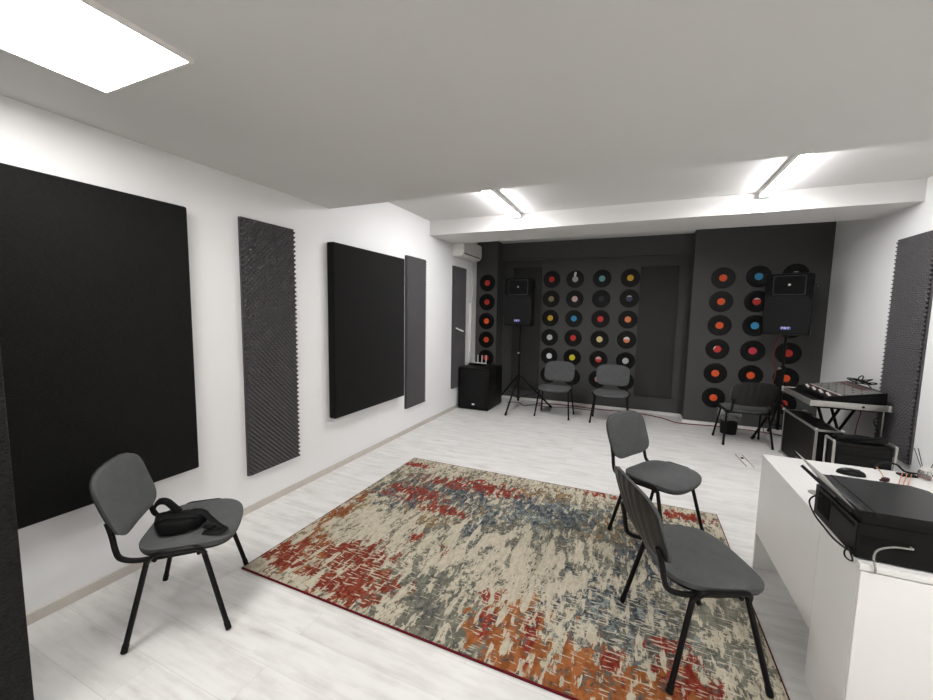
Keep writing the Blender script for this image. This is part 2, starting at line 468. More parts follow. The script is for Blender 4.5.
# flat dark pads in the recess of the back wall
o = MB().box(0, .52, -.03, 0, 0, 2.24, bev=.004).build('wall_pad', M['pad_dark']); o.location = (.605, D-.001, .205)
tag(o, 'dark grey flat pad on the back wall behind the left loudspeaker', 'wall pad')
o = MB().box(0, .55, -.03, 0, 0, 2.12, bev=.004).build('wall_pad', M['pad_dark']); o.location = (2.755, D-.001, .285)
tag(o, 'dark grey flat pad on the back wall beside the pillar, right of the records', 'wall pad')

# ------------------------------------------------------------------ vinyl records
RY = Matrix.Rotation(PI/2, 4, 'X')           # lathe axis to -Y
label_mats = {}
def label_mat(c):
    if c not in label_mats:
        label_mats[c] = mat('record_label_%s' % c[0].replace(' ', '_'), c[1], .5, var=.18, vscale=60)
    return label_mats[c]
C = dict(red=('red', (.55,.045,.035)), orange=('orange', (.72,.10,.03)), khaki=('khaki', (.25,.21,.12)), yellow=('yellow', (.62,.38,.04)),
         grey=('light grey', (.48,.48,.48)), white=('white', (.68,.70,.72)), pink=('pale pink', (.60,.42,.38)), blue=('blue', (.05,.27,.48)),
         lemon=('lemon yellow', (.70,.58,.03)), teal=('pale teal', (.16,.38,.38)), dark=('black', (.03,.03,.03)), cream=('cream yellow', (.72,.60,.28)),
         rose=('dusty pink', (.40,.17,.15)), navy=('dark navy', (.07,.07,.12)), salmon=('salmon orange', (.72,.22,.09)), crimson=('crimson', (.55,.05,.08)))
rec_mesh = MB().lathe([(.003,-.0005),(.149,-.0005),(.151,.001),(.149,.0025),(.145,.0028),(.058,.0028),(.056,.0022),(.050,.0022),(.003,.0022),(.003,-.0005)], 56, RY)
REC = {}
def record(x, y, z, col, lab, extra=None):
    if 'm' not in REC:
        r = rec_mesh.build('vinyl_record', M['vinyl']); REC['m'] = r.data
        l = MB().lathe([(.0035,.0022),(.050,.0022),(.050,.0034),(.0035,.0034),(.0035,.0022)], 36, RY).build('record_label', label_mat(col)); REC['l'] = l.data
        bpy.data.objects.remove(l)
    else:
        r = bpy.data.objects.new('vinyl_record', REC['m']); COL.objects.link(r)
    r.location = (x + random.uniform(-.004,.004), y-.0012, z + random.uniform(-.003,.003))
    r.rotation_euler = (0, random.uniform(0, 6), 0)
    tag(r, lab, 'vinyl record', 'vinyl records on the dark back wall')
    l = bpy.data.objects.new('record_label', REC['l']); COL.objects.link(l); l.parent = r
    l.material_slots[0].link = 'OBJECT'; l.material_slots[0].material = label_mat(col)
    l['label'] = '%s centre label' % col[0]
    if extra:       # a printed band across the label: a half disc of another colour
        a0, a1, ecol = extra; r.rotation_euler = (0, 0, 0)
        pts = [(.049*math.cos(a0+(a1-a0)*k/16), .049*math.sin(a0+(a1-a0)*k/16)) for k in range(17)]
        b = MB().prism(pts, .0034, .0040, RY).build('printed_band', label_mat(ecol), l)
    return r
rows = ['top', 'second', 'third', 'fourth', 'fifth', 'bottom']
def column(x, y, zs, cols, where, skip=(), nrow=None):
    n = nrow or len(zs)
    for i, (z, c) in enumerate(zip(zs, cols)):
        if i in skip: continue
        ex = None
        if isinstance(c, tuple) and len(c) == 2 and isinstance(c[1], tuple) and len(c[1]) == 3 and not isinstance(c[0], str): c, ex = c
        rw = rows[i] if i < n-1 else 'bottom'
        record(x, y, z, c, 'vinyl record with %s label, %s in the %s' % (c[0], rw, where), ex)
zc = lambda a, n: [a - .3435*i for i in range(n)]
column(.217, DP, [2.153, 1.807, 1.462, 1.125, .785], [C['red'],C['red'],C['orange'],C['orange'],C['red']], 'single column by the left corner')
column(1.305, D, [2.225,1.882,1.538,1.194,.856,.51], [C['red'],C['khaki'],C['yellow'],C['grey'],(C['white'],(-.3,PI+.3-2*PI+PI,C['white'])) and C['white'],C['dark']], 'column nearest the left loudspeaker')
column(1.714, D, [2.225,1.882,1.54,1.197,.85,.505], [C['grey'],(C['pink'],(PI,2*PI,C['red'])) and C['pink'],C['blue'],C['red'],C['lemon'],C['dark']], 'second column of the middle block')
column(2.158, D, [2.226,1.884,1.54,1.194,.843,.495], [C['teal'],C['dark'],C['red'],C['cream'],(C['red'],(.1,PI-.1,C['pink'])),C['rose']], 'third column of the middle block')
column(2.597, D, [2.231,1.888,1.544,1.203,.85,.50], [C['yellow'],(C['navy'],(.6,PI-.6,C['grey'])),C['salmon'],(C['salmon'],(.15,PI-.15,C['white'])),C['grey'],C['dark']], 'fourth column, beside the dark pad')
column(3.842, DP, [2.177,1.833,1.491,1.139,.785,.417], [C['orange'],C['orange'],C['orange'],(C['red'],(1.9,3.4,C['white'])),C['orange'],C['orange']], 'left column on the pillar')
column(4.271, DP, [2.189,1.838,1.497,1.141,.784], [C['blue'],(C['red'],(.7,PI-.7,C['white'])),C['blue'],C['crimson'],C['orange']], 'middle column on the pillar', nrow=9)
column(4.685, DP, [2.20,1.84,1.49,1.13,.779,.42], [(C['dark'],(.9,PI-.9,C['grey'])),C['red'],C['red'],C['red'],C['orange'],C['red']], 'right column on the pillar behind the loudspeaker', skip=(1,))
# white pick-shaped clip at the top of one record
o = MB().prism([(-.012,0),(.012,0),(.022,.055),(.014,.085),(-.014,.085),(-.022,.055)], 0, .004, RY).build('wall_clip', M['white_plastic'])
o.location = (1.70, D-.0075, 2.262); o.rotation_euler = (0, .18, 0); tag(o, 'small white clip over the top record of the second middle column', 'clip')

# ------------------------------------------------------------------ chairs
def superell(a, n=3.2):
    c, s = math.cos(a), math.sin(a)
    return (math.copysign(abs(c)**(2/n), c), math.copysign(abs(s)**(2/n), s))
def pad(fn, thick, nr=9, na=56, n=3.2, edge=.5, bottom=True):
    """cushion: fn(u, v, h) maps the unit shape (u,v in -1..1) and height 0..thick to space"""
    mb = MB(); vs = []; fs = []
    prof = [(i/nr) for i in range(nr+1)]
    rings = []
    for side in (1, 0):
        seq = prof if side else prof[::-1][1:]
        for q in seq:
            if side: rr = 1-(1-q)**1.6 if q else 0; h = thick*(1-edge*(rr**6)) ; h = thick*((1-rr**7)*(1-edge)+edge) if rr < 1 else thick*edge
            else: rr = q; h = 0
            ring = []
            if rr < 1e-6:
                ring = [len(vs)]; vs.append(fn(0, 0, h))
            else:
                for k in range(na):
                    x, y = superell(2*PI*k/na, n)
                    ring.append(len(vs)); vs.append(fn(x*rr, y*rr, h))
            rings.append(ring)
            if side and q == 1:
                for rr2, h2 in ((1.0, thick*.25), (.985, 0)):
                    ring = []
                    for k in range(na):
                        x, y = superell(2*PI*k/na, n)
                        ring.append(len(vs)); vs.append(fn(x*rr2, y*rr2, h2))
                    rings.append(ring)
    for a, b in zip(rings, rings[1:]):
        for k in range(na):
            l = (k+1) % na
            if len(a) == 1: fs.append((a[0], b[k], b[l]))
            elif len(b) == 1: fs.append((a[k], a[l], b[0]))
            else: fs.append((a[k], a[l], b[l], b[k]))
    return mb.add(vs, fs, True)

SEAT_T = .470
def seat_fn(u, v, h):              # v=-1 front, +1 rear
    wx = .246 + .004*(-v) - .022*max(0, v)**2
    x = u*wx; y = -.018 + v*.205 - (.016*(1-u*u) if v < 0 else 0)*v*v
    z = .428 - .034*max(0, -v-.40)**1.6 + .010*u*u - .012*math.exp(-((v-.35)/.5)**2)*(1-u*u)
    return (x, y, z + h)
def back_fn(off, sgn):
    def fn(u, v, h):               # v=-1 bottom, +1 top
        wx = .246 - .006*(1-v)/2
        x = u*wx; z = .678 + v*.157 - .012*u*u*max(v,0)
        y = .254 + .32*(z-.55) - .024*u*u - .008*(v-.1)**2
        return (x, y + off + sgn*h*.95, z + sgn*h*-.25*-1)
    return fn

def make_chair():
    t = thing('stacking_chair', 'x', 'chair', (0,0,0))
    pad(seat_fn, .045, n=3.8, edge=.55).build('seat', M['seat'], t, edge=60)
    def under(u, v, h):
        x, y, z = seat_fn(u*.96, v*.96, 0); return (x, y, z-.014+h)
    pad(under, .013, nr=4, n=3.8).build('seat_shell', M['shell'], t)
    pad(back_fn(0, -1), .032, n=4.2, edge=.55).build('backrest', M['seat'], t, edge=60)
    pad(back_fn(.0005, 1), .014, n=4.2, edge=.3).build('backrest_shell', M['shell'], t, edge=60)
    fr = MB()
    for s in (-1, 1):
        # side rail beside the seat, joining the tops of both legs
        fr.tube(bend([(s*.228,-.118,.400),(s*.258,-.100,.452),(s*.258,.085,.452),(s*.228,.118,.400)], .035), .0115, 8)
        # upright carrying the backrest
        fr.tube(smooth_path([(s*.210,-.08,.412),(s*.212,.08,.410),(s*.214,.165,.412),(s*.214,.222,.435),(s*.212,.240,.48),(s*.209,.248,.53),(s*.205,.258,.575),(s*.202,.268,.61)], 5), .0125, 8)
    fr.tube([(-.224,-.09,.402),(.224,-.09,.402)], .010, 8); fr.tube([(-.224,.09,.402),(.224,.09,.402)], .010, 8)
    fr.build('frame', M['black_metal'], t)
    for s in (-1, 1):
        for q in (-1, 1):
            top = (s*.226, -.112 if q < 0 else .118, .408)
            foot = (s*.265, q*.21, .012)
            l = MB().tube([top, foot], .0125, 10).build('leg', M['black_metal'], t)
            d = (Vector(foot)-Vector(top)).normalized()
            MB().tube([Vector(foot)-d*.025, Vector(foot)+d*.0118], .0142, 10).build('foot_cap', M['rubber'], l)
    return t
chair0 = make_chair()
R = math.radians
chairs = [
    ((.602, 1.262), 134.1, 'grey cloth chair by the left wall with a small black bag on its seat'),
    ((3.051, 2.082), 112.6, 'grey cloth chair on the rug nearest the desk, seen from behind'),
    ((2.955, 3.120), 59, 'grey cloth chair on the far end of the rug, turned to the right'),
    ((1.605, 6.209), -2, 'grey chair against the back wall beside the left speaker stand'),
    ((2.437, 6.215), 0, 'grey chair against the back wall, second from the left speaker stand'),
    ((4.059, 5.969), 186.7, 'dark chair facing the pillar beside the flight case, showing its ribbed back'),
]
for i, ((x, y), a, lab) in enumerate(chairs):
    c = chair0 if i == 0 else copy_tree(chair0)
    on_rug = (1 in (i,)) or (2 == i)
    c.location = (x, y, .0165 if on_rug else .004); c.rotation_euler = (0, 0, R(a))
    tag(c, lab, 'chair', 'grey stacking chairs')

# ------------------------------------------------------------------ rug
rx0, rx1, ry0, ry1 = .570, 3.430, 1.558, 3.635
rg = thing('rug', 'large distressed rug in cream, rust, red and slate blue on the floor', 'rug', ((rx0+rx1)/2, (ry0+ry1)/2, 0))
hx, hy = (rx1-rx0)/2, (ry1-ry0)/2
MB().box(-hx+.012, hx-.012, -hy+.012, hy-.012, .0005, .012).build('pile', rug_mat(), rg)
MB().tube([(-hx+.008,-hy+.008,.0065),(hx-.008,-hy+.008,.0065),(hx-.008,hy-.008,.0065),(-hx+.008,hy-.008,.0065)], .0062, 8, closed=True).build('edge_binding', mat('dark_red_binding', (.11,.008,.014), .9), rg)

# ------------------------------------------------------------------ loudspeakers on stands
def text_mesh(name, body, size, m, parent, Mx, ext=.0008):
    cu = bpy.data.curves.new(name, 'FONT'); cu.body = body; cu.size = size; cu.extrude = ext
    cu.align_x = 'CENTER'; cu.align_y = 'CENTER'
    tmp = bpy.data.objects.new(name+'_tmp', cu); COL.objects.link(tmp)
    dg = bpy.context.evaluated_depsgraph_get()
    me = bpy.data.meshes.new_from_object(tmp.evaluated_get(dg)); me.transform(Mx)
    bpy.data.objects.remove(tmp)
    me.name = name; me.materials.clear(); me.materials.append(m)
    o = bpy.data.objects.new(name, me); COL.objects.link(o); o.parent = parent
    return o

def rrect(w, h, r, n=5):
    out = []
    for cx, cy, a0 in ((w-r, h-r, 0), (-w+r, h-r, PI/2), (-w+r, -h+r, PI), (w-r, -h+r, 1.5*PI)):
        out += [(cx + r*math.cos(a0+k*PI/2/n), cy + r*math.sin(a0+k*PI/2/n)) for k in range(n+1)]
    return out

def loudspeaker(loc, rz, label):
    """front faces -Y, origin at the pole socket below"""
    t = thing('loudspeaker', label, 'loudspeaker', loc, rz, 'loudspeakers on stands'); t.scale = (1.08,1.05,1.055)
    w, h, d = .222, .735, .36
    # cabinet: loft from front to narrower rear, with rounded edges
    mb = MB(); secs = [(-.185,.205,.352),(-.192,.216,.362),(-.180,.222,.3675),(.0,.220,.3675),(.10,.165,.35),(.165,.115,.325),(.17,.10,.31)]
    vs = []; fs = []; n = None
    for y, hw, hh in secs:
        poly = rrect(hw, hh, .035); n = len(poly)
        vs += [(px, y, .3675+pz) for px, pz in poly]
    for i in range(len(secs)-1):
        for k in range(n):
            l = (k+1) % n; fs.append((i*n+k, i*n+l, (i+1)*n+l, (i+1)*n+k))
    fs.append(tuple(range(n))); fs.append(tuple((len(secs)-1)*n+k for k in range(n))[::-1])
    mb.add(vs, fs, True).build('cabinet', M['black_plastic'], t, edge=50)
    # horn: rim and flared throat
    rim = MB(); F = -.187
    def ring(y, hw, hh, cz, r=.02): return [(px, y, cz+pz) for px, pz in rrect(hw, hh, r)]
    rs = [ring(F, .150, .116, .594), ring(F-.014, .148, .114, .594), ring(F-.014, .139, .105, .594)]
    def loft(mb, rs, capend=False):
        n = len(rs[0]); vs = [p for r in rs for p in r]
        fs = [(i*n+k, i*n+(k+1) % n, (i+1)*n+(k+1) % n, (i+1)*n+k) for i in range(len(rs)-1) for k in range(n)]
        if capend: fs.append(tuple((len(rs)-1)*n+k for k in range(n)))
        mb.add(vs, fs, True); return mb
    loft(rim, rs).build('horn_rim', M['rim'], t, fix=False)
    hn = MB(); loft(hn, [ring(F-.0135, .139, .105, .594), ring(F-.010, .105, .085, .594), ring(F-.006, .055, .055, .594, .015), ring(F-.0015, .018, .028, .594, .008)], True)
    hn.build('horn', M['hollow'], t, fix=False)
    MB().lathe([(0,.004),(.012,.002),(.014,-.003),(0,-.003)], 16, Matrix.Translation((0, F-.004, .600)) @ RY).build('driver_cap', M['alu'], t)
    for s in (-1, 1):
        MB().box(s*.183-.024, s*.183+.024, F-.0035, F-.0003, .485, .705, bev=.001).build('port', M['hollow'], t)
    # cloth/steel grille below the horn with bowed sides
    pts = []
    for k in range(25):
        v = -1 + 2*k/24; pts.append((.200+.016*(1-v*v) - .035*max(0, v-.7)/.3, .248 + v*.220))
    pts = pts + [(-x, z) for x, z in pts[::-1]]
    MB().prism([(x, z) for x, z in pts], -F+.001, -F+.016, RY).build('grille', M['grille'], t)
    b = MB().box(-.048, .048, F-.0185, F-.0165, .070, .102, bev=.0006).build('badge', M['badge'], t)
    text_mesh('lettering', 'FBT', .036, M['letter'], b, Matrix.Translation((0, F-.0192, .086)) @ RY @ Matrix.Diagonal((1.35,1,1,1)))
    for s in (-1, 1):
        MB().tube(bend([(s*.222,-.06,.60),(s*.236,-.06,.60),(s*.236,.05,.60),(s*.222,.05,.60)], .01), .009, 8).build('handle', M['black_satin'], t)
    MB().lathe([(.022,-.02),(.03,-.018),(.03,.001),(0,.001)], 16).build('pole_socket', M['black_plastic'], t)
    return t

def speaker_stand(loc, rz, label, top, leg_r=.58, hub=.56):
    t = thing('speaker_stand', label, 'speaker stand', loc, rz, 'tripod speaker stands')
    MB().tube([(0,0,.13),(0,0,.98)], .0195, 12).build('pole', M['black_metal'], t)
    MB().tube([(0,0,.90),(0,0,top)], .0145, 12).build('inner_tube', M['black_metal'], t)
    c = MB().lathe([(.018,.92),(.027,.925),(.027,.985),(.018,.99)], 16).build('collar', M['black_plastic'], t)
    MB().tube([(.02,0,.955),(.055,0,.955)], .008, 8).lathe([(0,0),(.016,0),(.016,.012),(0,.012)], 10, T(.052,0,.955,0,0,PI/2)).build('locking_knob', M['alu'], c)
    MB().lathe([(.018,hub-.03),(.034,hub-.025),(.034,hub+.025),(.018,hub+.03)], 12).build('hub', M['black_plastic'], t)
    MB().lathe([(.018,.17),(.03,.175),(.03,.205),(.018,.21)], 12).build('brace_collar', M['black_plastic'], t)
    for k in range(3):
        a = k*2*PI/3; ca, sa = math.cos(a), math.sin(a)
        l = MB().tube([(ca*.03, sa*.03, hub), (ca*leg_r, sa*leg_r, .018)], .0155, 8).build('leg', M['black_metal'], t)
        MB().tube([(ca*(leg_r-.035), sa*(leg_r-.035), .048), (ca*(leg_r+.006), sa*(leg_r+.006), .0165)], .0185, 8).build('foot_cap', M['rubber'], l)
        m_ = .52; MB().tube([(ca*.025, sa*.025, .19), (ca*(.03+(leg_r-.03)*m_), sa*(.03+(leg_r-.03)*m_), hub*(1-m_))], .007, 6).build('brace', M['black_metal'], t)
    return t
speaker_stand((.95, 6.40, 0), R(270-3.5), 'black tripod stand holding the left loudspeaker by the subwoofer', 1.383)
loudspeaker((.95, 6.40, 1.405), 0, 'black loudspeaker on the left tripod stand, in front of the dark pad')
speaker_stand((4.53, 6.35, 0), R(210), 'black tripod stand of the right loudspeaker, behind the chair and flight case', 1.373, .36, .50)
loudspeaker((4.53, 6.35, 1.395), R(-20), 'black loudspeaker on the right stand, hiding part of the records on the pillar')

# ------------------------------------------------------------------ subwoofer with router
sb = thing('subwoofer', 'large black floor subwoofer in the far left corner', 'subwoofer', (.316, 6.26, 0))
MB().box(-.270, .270, -.345, .355, .012, .700, bev=.014, seg=3).build('cabinet', M['case_black'], sb)
MB().prism(rrect(.225, .300, .02), .346, .358, Matrix.Translation((0,0,.352)) @ RY).build('grille', M['grille'], sb)
MB().lathe([(.150,0),(.205,0),(.207,.004),(.196,.007),(.150,.006)], 40, Matrix.Translation((0,-.3585,.40)) @ RY).build('driver_ring', M['black_satin'], sb)
MB().prism(rrect(.024, .013, .012), .358, .3615, Matrix.Translation((.01,0,.105)) @ RY).build('badge', M['letter'], sb)
for s in (-1, 1):
    MB().box(s*.2705-.003, s*.2705+.003, -.09, .09, .40, .48, bev=.002).build('handle', M['hollow'], sb)
    for q in (-1, 1): MB().lathe([(0,0),(.02,0),(.022,.0125),(0,.0125)], 12, T(s*.22, q*.28, 0)).build('foot', M['rubber'], sb)

# the unit behind/on it with four pale aerials
rt = thing('wifi_router', 'small router with four pale upright aerials on top of the subwoofer', 'router', (.215, 6.33, .7005), R(-6))
MB().box(-.155, .155, -.045, .045, 0, .028, bev=.008, seg=3).build('body', M['black_plastic'], rt)
MB().box(-.10, .155, .028, .044, .0285, .045, bev=.004).build('rear_strip', M['white_plastic'], rt)
for k, x in enumerate((-.09, -.015, .065, .145)):
    MB().box(x-.008, x+.008, .045, .055, .015, .175, T(0,0,0,0,0,0), bev=.004).build('aerial', M['white_plastic'], rt)

# ------------------------------------------------------------------ air conditioner and trunking
ac = thing('air_conditioner', 'white wall air conditioner under the beam at the far left', 'air conditioner', (0.001, 5.712, 2.498))
prof = [(0,0),(.10,0),(.165,.012),(.195,.045),(.205,.10),(.200,.24),(.185,.262),(0,.262)]
MB().prism(prof, 0, .75, Matrix(((1,0,0,0),(0,0,1,0),(0,1,0,0),(0,0,0,1)))).build('body', M['white_plastic'], ac)
MB().box(.150, .1975, .04, .68, .035, .048, bev=.002).build('air_slot', M['hollow'], ac)
MB().box(.10, .175, .03, .69, -.004, .012, bev=.003).build('louvre', M['white_plastic'], ac)
pp = MB().tube(smooth_path([(.03,6.50,2.60),(.03,6.56,2.63),(.03,6.60,2.72),(.03,6.62,2.875)], 6), .022, 10)
tag(pp.build('refrigerant_pipe', M['white_plastic']), 'white insulated pipe rising beside the air conditioner to the ceiling', 'pipe')
pp = MB().tube(smooth_path([(.035,6.38,2.468),(.035,6.42,2.30),(.035,6.47,2.05),(.035,6.44,1.86),(.035,6.46,1.79)], 6), .008, 8)
tag(pp.build('drain_hose', M['white_plastic']), 'thin white hose hanging below the air conditioner', 'hose')
tag(MB().box(.001, .035, 6.43, 6.50, .73, 1.78, bev=.004).build('cable_trunking', M['white_plastic']), 'white vertical cable trunking on the left wall above the subwoofer', 'cable trunking')
# remote control held on the far foam tile
rm = thing('remote_control', 'small white remote control leaning out from the far left foam tile', 'remote control', (.046, 5.80, 1.31), 0)
MB().box(0, .135, -.022, .022, -.006, .012, T(0,0,.045,0,0,R(22)), bev=.004).build('body', M['white_plastic'], rm)
MB().box(.03, .07, -.014, .014, .0125, .0135, T(0,0,.045,0,0,R(22))).build('screen', M['mixer_grey'], rm)

# ------------------------------------------------------------------ cables along the far wall
def cable(name, pts, r, m, label, cat='cable', n=6, sub=6):
    return tag(MB().tube(smooth_path(pts, sub), r, n).build(name, m), label, cat)
cable('floor_cable', [(1.15,6.90,.01),(1.6,6.97,.01),(2.2,6.93,.01),(2.8,6.95,.01),(3.15,6.82,.01),(3.4,6.60,.01),(3.9,6.66,.01),(4.4,6.62,.01),(4.75,6.5,.01)], .0075, M['cable_red'], 'dark red cable running along the foot of the back wall')
cable('floor_cable', [(.66,6.72,.008),(.85,6.80,.008),(1.0,6.62,.008),(1.15,6.75,.008),(1.4,6.70,.008),(1.7,6.82,.008),(2.1,6.80,.008)], .006, M['cable_black'], 'black cable curling on the floor behind the left speaker stand')
cable('floor_cable', [(3.95,5.62,.006),(4.08,5.56,.006),(4.22,5.42,.006),(4.32,5.30,.006)], .004, M['white_plastic'], 'thin pale cable on the floor in front of the dark chair')
cable('speaker_cable', [(4.49,6.28,1.40),(4.42,6.26,1.30),(4.40,6.30,1.1),(4.45,6.33,.9),(4.40,6.26,.72),(4.34,6.22,.45),(4.36,6.30,.15),(4.45,6.48,.012)], .005, M['cable_red'], 'dark red cable dangling from the right loudspeaker along its stand')

# ------------------------------------------------------------------ bin under the far right chair
bn = thing('waste_bin', 'small black waste bin with a clear liner under the dark chair', 'waste bin', (3.985, 6.37, 0))
MB().lathe([(0,.002),(.095,.002),(.118,.245),(.122,.25),(.115,.25),(.092,.008),(0,.008)], 28).build('bucket', M['bin'], bn)
lm = MB(); vs = []; n = 30
def ln(u, v):
    a = 2*PI*u; r = .122 + .012*math.sin(5*a+v*3) *(.3+v) + .008*math.sin(11*a) ; z = .20 + .17*v + .012*math.sin(4*a+1)
    return ((r+.02*math.sin(v*PI))*math.cos(a), (r+.02*math.sin(v*PI))*math.sin(a), z)
lm.grid(41, 8, ln).build('liner', M['film'], bn, fix=False)

# ------------------------------------------------------------------ offcut on the floor
o = thing('plastic_strip', 'short white plastic channel lying on the bare floor before the desk', 'plastic strip', (3.93, 5.18, 0), R(4))
MB().box(-.035, .035, -.20, .20, .001, .008, bev=.001).build('channel', M['white_plastic'], o)
for sx in (-1, 1): MB().box(sx*.034-.0025, sx*.034+.0025, -.20, .20, .0085, .016).build('side_rail', mat('tan_edge', (.42,.33,.28), .5), o)
MB().box(-.012, .012, .06, .09, .0085, .020, bev=.002).build('clip', M['black_plastic'], o)

# ------------------------------------------------------------------ flight case, trolley speaker, table and mixer
def edge_case(t, x0, x1, y0, y1, z0, z1, e=.018):
    MB().box(x0+.004, x1-.004, y0+.004, y1-.004, z0+.004, z1-.004).build('panels', M['case_black'], t)
    a = MB()
    for x in (x0, x1):
        for y in (y0, y1): a.box(min(x, x-math.copysign(e, x-(x0+x1)/2)), max(x, x-math.copysign(e, x-(x0+x1)/2)), min(y, y-math.copysign(e, y-(y0+y1)/2)), max(y, y-math.copysign(e, y-(y0+y1)/2)), z0, z1)
    for z in (z0, z1):
        zz = sorted((z, z-math.copysign(e, z-(z0+z1)/2)))
        for y in (y0, y1):
            yy = sorted((y, y-math.copysign(e, y-(y0+y1)/2))); a.box(x0, x1, yy[0], yy[1], zz[0], zz[1])
        for x in (x0, x1):
            xx = sorted((x, x-math.copysign(e, x-(x0+x1)/2))); a.box(xx[0], xx[1], y0, y1, zz[0], zz[1])
    a.build('aluminium_edging', M['alu'], t)
    for x in (x0, x1):
        for y in (y0, y1):
            for z in (z0, z1):
                MB().box(x-.016, x+.016, y-.016, y+.016, z-.016, z+.016, bev=.009, seg=3).build('corner_guard', M['alu'], t)
fc = thing('flight_case', 'narrow black flight case with aluminium edges standing under the mixer table', 'flight case', (4.500, 5.27, .018))
edge_case(fc, -.100, .100, -.47, .45, 0, .520)
ts = thing('rack_case', 'smaller black rack case with silver handle frames, between the desk and the flight case', 'rack case', (4.675, 4.66, 0))
MB().box(-.200, .198, -.085, .085, .012, .485, bev=.012, seg=3).build('body', M['case_black'], ts)
for z in (.40, .32, .24, .16): MB().box(-.17, .17, -.090, -.0855, z, z+.05, bev=.002).build('front_panel', M['black_satin'], ts)
for s in (-1, 1):
    MB().tube(bend([(s*.206,-.088,.010),(s*.212,-.088,.50),(s*.212,.088,.50),(s*.206,.088,.010)], .012), .011, 8).build('handle_frame', M['alu'], ts)
# folded dark cloth / cables on the flight case
pile = [(4.67+.17*math.cos(k*.9+.3*math.sin(k)), 4.66+.055*math.sin(k*1.31), .497+.0011*k+.008*abs(math.sin(k*.7))) for k in range(40)]
cable('cable_pile', pile, .0085, M['cable_black'], 'heap of black cable on top of the smaller rack case', sub=4)
cable('instrument_cable', [(4.45,4.92,.566),(4.50,4.98,.566),(4.55,5.10,.566),(4.50,5.25,.566),(4.46,5.36,.566),(4.51,5.45,.566),(4.55,5.36,.566)], .007, M['cable_black'], 'black cable lying along the top of the tall flight case')
tbq = thing('mixer_table', 'flight-case lid table with aluminium rim on crossed black legs', 'table', (4.685, 5.36, 0))
MB().box(-.287, .287, -.412, .412, .752, .792).build('top', M['case_black'], tbq)
rimm = MB().box(-.297, .297, -.422, -.410, .742, .800, bev=.002).box(-.297, .297, .410, .422, .742, .800, bev=.002).box(-.297, -.285, -.422, .422, .742, .800, bev=.002).box(.285, .297, -.422, .422, .742, .800, bev=.002)
rimm.build('aluminium_rim', M['alu'], tbq)
for x, y in ((-.297,-.422),(.297,-.422),(-.297,.422),(.297,.422)):
    MB().box(x-.012, x+.012, y-.012, y+.012, .740, .803, bev=.007, seg=3).build('corner_guard', M['alu'], tbq)
for y in (-.422, ): 
    for x in (.10,): MB().lathe([(0,0),(.012,0),(.012,.005),(0,.005)], 12, Matrix.Translation((x, y, .77)) @ RY).build('rivet', M['black_metal'], tbq)
# X-shaped legs stand outside the flight case: one pair at each end
for x in (-.045, .070):
    for a, b in (((x,-.36,.740),(x,.34,.020)), ((x+.030,.34,.740),(x+.030,-.36,.020))):
        MB().tube([a, b], .0155, 4).build('leg', M['black_metal'], tbq)
for y in (-.36, .34):
    MB().tube([(-.06,y,.016),(.285,y,.016)], .014, 8).build('foot_bar', M['black_metal'], tbq)
    MB().box(-.26, .26, y-.018, y+.018, .722, .7415).build('top_bar', M['black_metal'], tbq)
MB().tube([(.275,-.37,.742), (.270,-.37,.0)], .007, 6).build('support_rod', M['alu'], tbq)

mx = thing('mixing_console', 'grey audio mixing console with a row of white fader caps on the case table', 'mixing console', (4.735, 5.36, .793))
# wedge body
Mxy = Matrix(((1,0,0,0),(0,0,1,0),(0,1,0,0),(0,0,0,1)))
zl = lambda x: .040 + (x+.235)/.47*.085
MB().prism([(-.235,0),(.230,0),(.230,.125),(-.235,.040)], -.385, .385, Mxy).build('body', M['black_plastic'], mx)
sl = math.atan2(.085, .47)
TM = Matrix.Translation((-.235, 0, .040)) @ Matrix.Rotation(-sl, 4, 'Y')
MB().box(.135, .440, -.375, .375, .0003, .003, TM).build('channel_face', M['mixer_grey'], mx)
MB().box(.025, .130, -.375, .375, .0003, .0025, TM).build('fader_bed', M['black_satin'], mx)
MB().box(.098, .110, -.375, .375, .0026, .0036, TM).build('maroon_strip', M['mixer_red'], mx)
MB().box(.128, .136, -.375, .375, .003, .0045, TM).build('white_line', M['knob_white'], mx)
MB().box(.37, .395, -.20, .375, .003, .0042, TM).build('maroon_strip', M['mixer_red'], mx)
MB().box(.415, .432, -.20, .375, .003, .0042, TM).build('maroon_strip', M['mixer_red'], mx)
for k in range(12):
    MB().box(.040+.012*((k*7)%3), .062+.012*((k*7)%3), -.35+k*.06-.010, -.35+k*.06+.010, .0025, .014, TM, bev=.003).build('fader_cap', M['knob_white'], mx)
for k in range(12):
    for j in range(5):
        xx = .165+j*.045
        MB().lathe([(0,.003),(.006,.003),(.005,.010),(0,.010)], 8, TM @ Matrix.Translation((xx, -.35+k*.06, 0))).build('knob', M['cable_grey'] if (j+k) % 3 else M['black_satin'], mx)
cb = []
for k in range(44):
    a = k*.62; cb.append((4.895 + .055*math.cos(a) + .02*math.sin(a*.37), 5.30 + .13*math.sin(a*.83) , .955 + .018*math.sin(a*1.3+1) + .0012*k))
cb[0] = (4.90, 5.12, .94); 
cable('coiled_cable', cb, .0055, M['cable_black'], 'tangle of black cable lying on the back of the mixing console', sub=4)
cable('hanging_cable', [(4.90,4.925,.742),(4.90,4.93,.70),(4.87,4.93,.64),(4.90,4.92,.55),(4.88,4.96,.40),(4.88,4.98,.2),(4.90,5.05,.01)], .006, M['cable_black'], 'black cable hanging below the mixer table near its right leg')
cable('hanging_cable', [(4.82,5.06,.740),(4.815,5.05,.68),(4.80,5.05,.58),(4.80,5.08,.40),(4.81,5.1,.2),(4.82,5.2,.01)], .004, M['cable_red'], 'thin dark red cable hanging below the middle of the mixer table')

